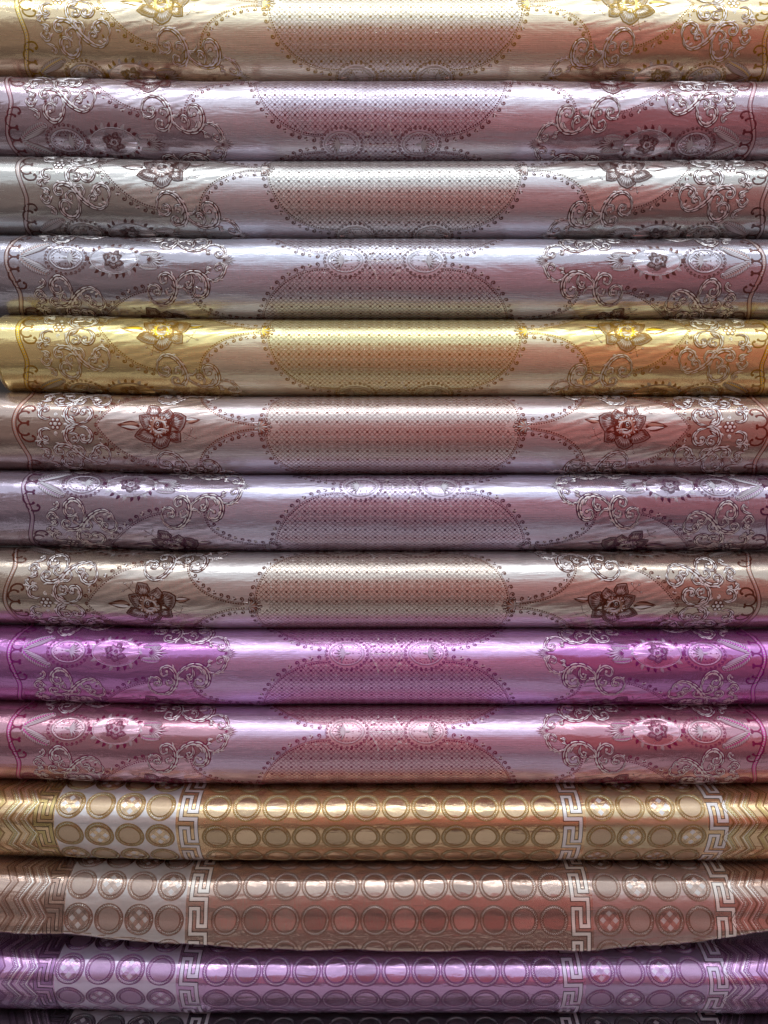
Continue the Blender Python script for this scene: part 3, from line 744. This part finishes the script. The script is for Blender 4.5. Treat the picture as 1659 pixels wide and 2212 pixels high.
    for sg in (-1, 1):
        p = Pat(); s = np.arange(-lim-5, lim+5, 2.5)/SC
        ph = (s*SC-lines[0])/SC
        def edge(ph): 
            a = np.abs(((ph-HP+HP*3) % (2*HP))-HP)      # distance from a leaf line
            return 796+20*np.abs(np.cos(ph*pi/HP))**1.6
        e = edge(ph)
        for off, wd, mi, hh in ((0, 1.6, 0, .2), (9, 1.6, 0, .2), (4.5, 6.5, 2, .05)):
            p.ribbon(np.stack([sg*(e+off), s], 1), wd, .25, mi, .1+hh)
        for i in range(0, len(s)-1, 2):
            p.disc((sg*(e[i]+4.5), s[i]), 1.7, 1, 6, .5, .5)
        place(k, 'ladder_edge', p, MT, root, cx, 0, 0, 0)

# ------------------------------------------------------------------ ring patterned rolls
PW = 64.7
def ring_pat(kind):
    p = Pat(); n = 40; a = np.linspace(0, 2*pi, n)
    for r0, r1 in ((22.2, 31.3),):
        A = np.stack([r0*np.cos(a), r0*np.sin(a), np.full(n, .25)], 1); B = np.stack([r1*np.cos(a), r1*np.sin(a), np.full(n, .25)], 1)
        V = np.concatenate([A, B]); i = np.arange(n-1)
        p.add(V, np.concatenate([np.stack([i, i+1, i+n], 1), np.stack([i+1, i+1+n, i+n], 1)]), 0)
    for r, wd in ((31.3, 1.2), (22.6, 1.1), (24.6, .6), (29.6, .6)):
        p.ribbon(np.stack([r*np.cos(a), r*np.sin(a)], 1), wd, .5, 2 if r in (24.6, 29.6) else 0, .35)
    m = 34; z = np.arange(2*m+1)*pi/m; rr = np.where(np.arange(2*m+1) % 2, 25.6, 28.6)
    p.ribbon(np.stack([rr*np.cos(z), rr*np.sin(z)], 1), 1.0, .5, 1, .4)
    return p
def disc_pat(kind):
    p = Pat(); r = 21.8; n = 30
    a = np.arange(n)*2*pi/n
    if kind == 'check':
        g = 9.6
        p.disc((0, 0), r, 1, n, -.9, 0)
        for i in range(-4, 5):
            for j in range(-4, 5):
                cx_, cy_ = (i-j)*g*.72, (i+j)*g*.72
                q = np.array([(cx_, cy_-g*.72), (cx_+g*.72, cy_), (cx_, cy_+g*.72), (cx_-g*.72, cy_)])
                L = np.linalg.norm(q, axis=1)
                if L.min() > r-1: continue
                q = np.where(L[:, None] > r, q*(r/np.maximum(L, 1e-6))[:, None], q)
                p.fan(q*.99, (0 if i % 2 == 0 and j % 2 == 0 else (2 if i % 2 and j % 2 else 1)), .3+.1*((i+j) % 2), .12)
    else:
        rs = np.linspace(0, r, 7)[1:]; V = [[0, 0, .25]]+[[q*cos(x), q*sin(x), .25 if q < r else .15] for q in rs for x in a]
        Fq = [[0, 1+i, 1+(i+1) % n] for i in range(n)]
        for g in range(5):
            for i in range(n): Fq += [[1+g*n+i, 1+g*n+(i+1) % n, 1+(g+1)*n+i], [1+g*n+(i+1) % n, 1+(g+1)*n+(i+1) % n, 1+(g+1)*n+i]]
        p.add(V, Fq, 0)
    return p
RING = ring_pat(0); DISC = disc_pat('plain'); CHECK = disc_pat('check')
def key_pat():
    """one unit of the greek key, 45 wide and 70 tall"""
    p = Pat(); path = [(5, 0), (38, 0), (38, 54), (21.5, 54), (21.5, 19), (5, 19), (5, 70)]
    def seg(path, wd, mi, h, ext):
        for (x0, y0), (x1, y1) in zip(path[:-1], path[1:]):
            a, b = min(x0, x1)-ext, max(x0, x1)+ext; c, d = min(y0, y1)-ext, max(y0, y1)+ext
            n = max(2, int((d-c)/3)+1); ys = np.linspace(c, d, n)
            V = np.concatenate([np.stack([np.full(n, a), ys, np.full(n, h)], 1), np.stack([np.full(n, b), ys, np.full(n, h)], 1)]); i = np.arange(n-1)
            p.add(V, np.concatenate([np.stack([i, i+1, i+n], 1), np.stack([i+1, i+1+n, i+n], 1)]), mi)
    seg(path, 0, 0, .25, 5.0); seg(path, 0, 1, .5, 3.5)
    return p
KEY = key_pat()
RST = [
 dict(row=1743, d=0, satin=(.74,.54,.32), light=(.78,.76,.74), mid=(.70,.58,.38), dark=(.26,.13,.05), silver=(.86,.80,.62), disc1=(.64,.50,.30), disc2=(.72,.68,.60), key=(.72,.70,.68), fill=(.66,.52,.24),
      label='bronze gold brocade roll woven with rows of rings, just under the rose pink roll'),
 dict(row=1988, d=19, satin=(.55,.42,.35), light=(.66,.63,.60), mid=(.58,.47,.43), dark=(.22,.10,.07), silver=(.82,.76,.70), disc1=(.50,.36,.31), disc2=(.60,.58,.57), key=(.74,.70,.63), fill=(.50,.36,.30),
      label='brown silver ring patterned roll whose loose cloth sags over the violet roll'),
 dict(row=2097, d=0, satin=(.60,.38,.62), light=(.72,.62,.80), mid=(.52,.38,.58), dark=(.20,.07,.18), silver=(.78,.68,.84), disc1=(.40,.20,.34), disc2=(.58,.54,.68), key=(.62,.54,.70), fill=(.46,.26,.50),
      label='violet ring patterned roll half covered by the sagging brown cloth above'),
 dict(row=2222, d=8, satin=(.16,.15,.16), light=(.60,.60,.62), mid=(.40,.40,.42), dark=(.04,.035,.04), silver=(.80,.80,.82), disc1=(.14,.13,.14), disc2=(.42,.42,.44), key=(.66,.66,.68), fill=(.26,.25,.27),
      label='black and silver ring patterned roll at the foot, only its top edge showing'),
]
for q, st in enumerate(RST):
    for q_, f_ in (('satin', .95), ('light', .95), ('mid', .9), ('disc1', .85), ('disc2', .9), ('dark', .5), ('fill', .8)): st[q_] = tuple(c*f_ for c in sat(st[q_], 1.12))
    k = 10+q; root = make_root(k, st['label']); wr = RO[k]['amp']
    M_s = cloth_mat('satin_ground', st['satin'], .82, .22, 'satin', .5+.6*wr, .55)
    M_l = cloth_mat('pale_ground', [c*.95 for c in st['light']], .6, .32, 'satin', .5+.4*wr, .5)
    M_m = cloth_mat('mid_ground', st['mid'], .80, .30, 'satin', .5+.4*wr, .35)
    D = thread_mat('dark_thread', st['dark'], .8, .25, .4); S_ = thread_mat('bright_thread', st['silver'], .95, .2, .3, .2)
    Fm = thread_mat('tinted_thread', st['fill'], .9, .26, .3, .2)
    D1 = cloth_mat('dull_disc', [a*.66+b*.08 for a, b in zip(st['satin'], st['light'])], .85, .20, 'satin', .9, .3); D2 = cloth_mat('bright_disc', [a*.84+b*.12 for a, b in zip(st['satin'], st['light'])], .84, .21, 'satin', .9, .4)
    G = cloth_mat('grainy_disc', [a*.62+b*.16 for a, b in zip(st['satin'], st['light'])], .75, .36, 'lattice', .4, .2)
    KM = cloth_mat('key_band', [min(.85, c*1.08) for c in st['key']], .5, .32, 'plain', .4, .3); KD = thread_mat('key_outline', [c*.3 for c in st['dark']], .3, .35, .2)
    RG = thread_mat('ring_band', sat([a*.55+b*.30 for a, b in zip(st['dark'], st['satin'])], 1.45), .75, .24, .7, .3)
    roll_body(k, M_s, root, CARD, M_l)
    t0 = t_for_y(k, st['row'])
    lim = 1.72*RO[k]['R'] if k != 11 else 148
    XI = lambda u: (u+st['d']-829.5)*SC
    # cloth grounds
    for (ua, ub, mm) in ((118, 380, M_l), (1265, 1528, M_m)):
        s0, s1 = -lim/SC, lim/SC
        strip(k, 'ring_panel', mm, root, XI(0), 0, s0, s1, lambda S, ua=ua: np.full_like(S, ua), lambda S, ub=ub: np.full_like(S, ub), .05, 100, 60)
    rows = [j for j in range(-5, 6) if abs(t0+j*70*SC) < lim+30]
    cols4a = [148+i*65.6 for i in range(4)]; cols4b = [1299+i*65.6 for i in range(4)]; cols12 = [467+i*PW for i in range(12)]
    for j in rows:
        tt = t0+j*70*SC
        for ci, u in enumerate(cols4a+cols4b+cols12):
            o = place(k, 'ring', RING, [RG, S_, Fm], root, XI(u), 0, 0, tt)
            if o is None: continue
            if ci < 8:
                if (ci+j) % 2: place(k, 'ring_centre', DISC, [G], root, XI(u), 0, 0, tt)
                else: place(k, 'chequered_centre', CHECK, [D1, D2, M_l], root, XI(u), 0, 0, tt)
            else: place(k, 'ring_centre', DISC, [D1 if (ci+j) % 2 else D2], root, XI(u), 0, 0, tt)
        for (ux, so_, bright) in ((72, 12, 0), (386, -8, 1), (1216, -8, 1), (1531, 12, 1)):
            place(k, 'greek_key', KEY, [KD, KM if bright else Fm, KM], root, XI(ux), 0, -35+so_, tt, fx=1)
    # chevron borders
    for (ue, sg) in ((62, -1), (1584, 1)):
        for j in rows:
            tt = t0+j*70*SC
            for (off, wd, mi, hh) in ((0, 3.0, 0, .3), (6, 2.0, 1, .4), (13, 6, 2, .2), (13, 1.0, 1, .8), (20, 1.5, 0, .4), (27, 1.2, 1, .3), (38, 3.0, 0, .3), (44, 2.0, 1, .4), (51, 6, 2, .2), (51, 1.0, 1, .8), (58, 1.5, 0, .4), (76, 3.0, 0, .3), (83, 5, 2, .3), (92, 2.5, 0, .3)):
                p = Pat(); y = np.linspace(-35, 35, 29); x = -sg*(.62*(35-np.abs(y)))
                P = np.stack([x+sg*off, y], 1)
                if wd == 1.0: P[:, 0] += np.where(np.arange(29) % 2, 1.8, -1.8)
                p.ribbon(P, wd*1.25, .35, mi, hh)
                place(k, 'chevron_line', p, [RG, S_, Fm], root, XI(ue), 0, 0, tt)

# ------------------------------------------------------------------ the setting
def box(name, lo_, hi_, mat, kind='structure'):
    x0, y0, z0 = lo_; x1, y1, z1 = hi_
    V = np.array([(x0,y0,z0),(x1,y0,z0),(x1,y1,z0),(x0,y1,z0),(x0,y0,z1),(x1,y0,z1),(x1,y1,z1),(x0,y1,z1)], float)
    Fq = [(0,3,2),(0,2,1),(4,5,6),(4,6,7),(0,1,5),(0,5,4),(1,2,6),(1,6,5),(2,3,7),(2,7,6),(3,0,4),(3,4,7)]
    o = mk_obj(name, V, np.array(Fq), [mat], None, None, None, False)
    if kind: o['kind'] = kind
    return o
zb = CZ+(RO[13]['zc']-RO[13]['R'])/1000
box('pavement', (-6, -1.0, -.1), (6, .5, 0), wall_mat('stone_floor', (.42, .39, .37), .6, 8))
box('road', (-9, -9, -.2), (9, -1.001, -.09), wall_mat('asphalt', (.040, .026, .024), .8, 8))
box('added_red_sheet', (-.6, -5.5, -.0895), (6, -1.15, -.075), wall_mat('red_sheet', (.060, .010, .010), .9, 30))  # unseen red sheet, added to carry the maroon down in the rolls' reflections
box('back_wall', (-6, .30, .002), (6, .42, 4.2), wall_mat('dark_wall', (.05, .045, .04)))
box('shelf_base', (-1.1, -.13, .002), (1.1, .16, zb), wall_mat('board', (.16, .11, .07), .7))
box('street_front_grey', (-6, -5.9, .002), (-.9, -5.6, 4.3), wall_mat('grey_front', (.065, .042, .038), .8, 1.5, .5))
box('street_front_red', (-.898, -5.88, .002), (6, -5.6, 4.3), wall_mat('red_front', (.13, .018, .017), .8, 1.5, .4))
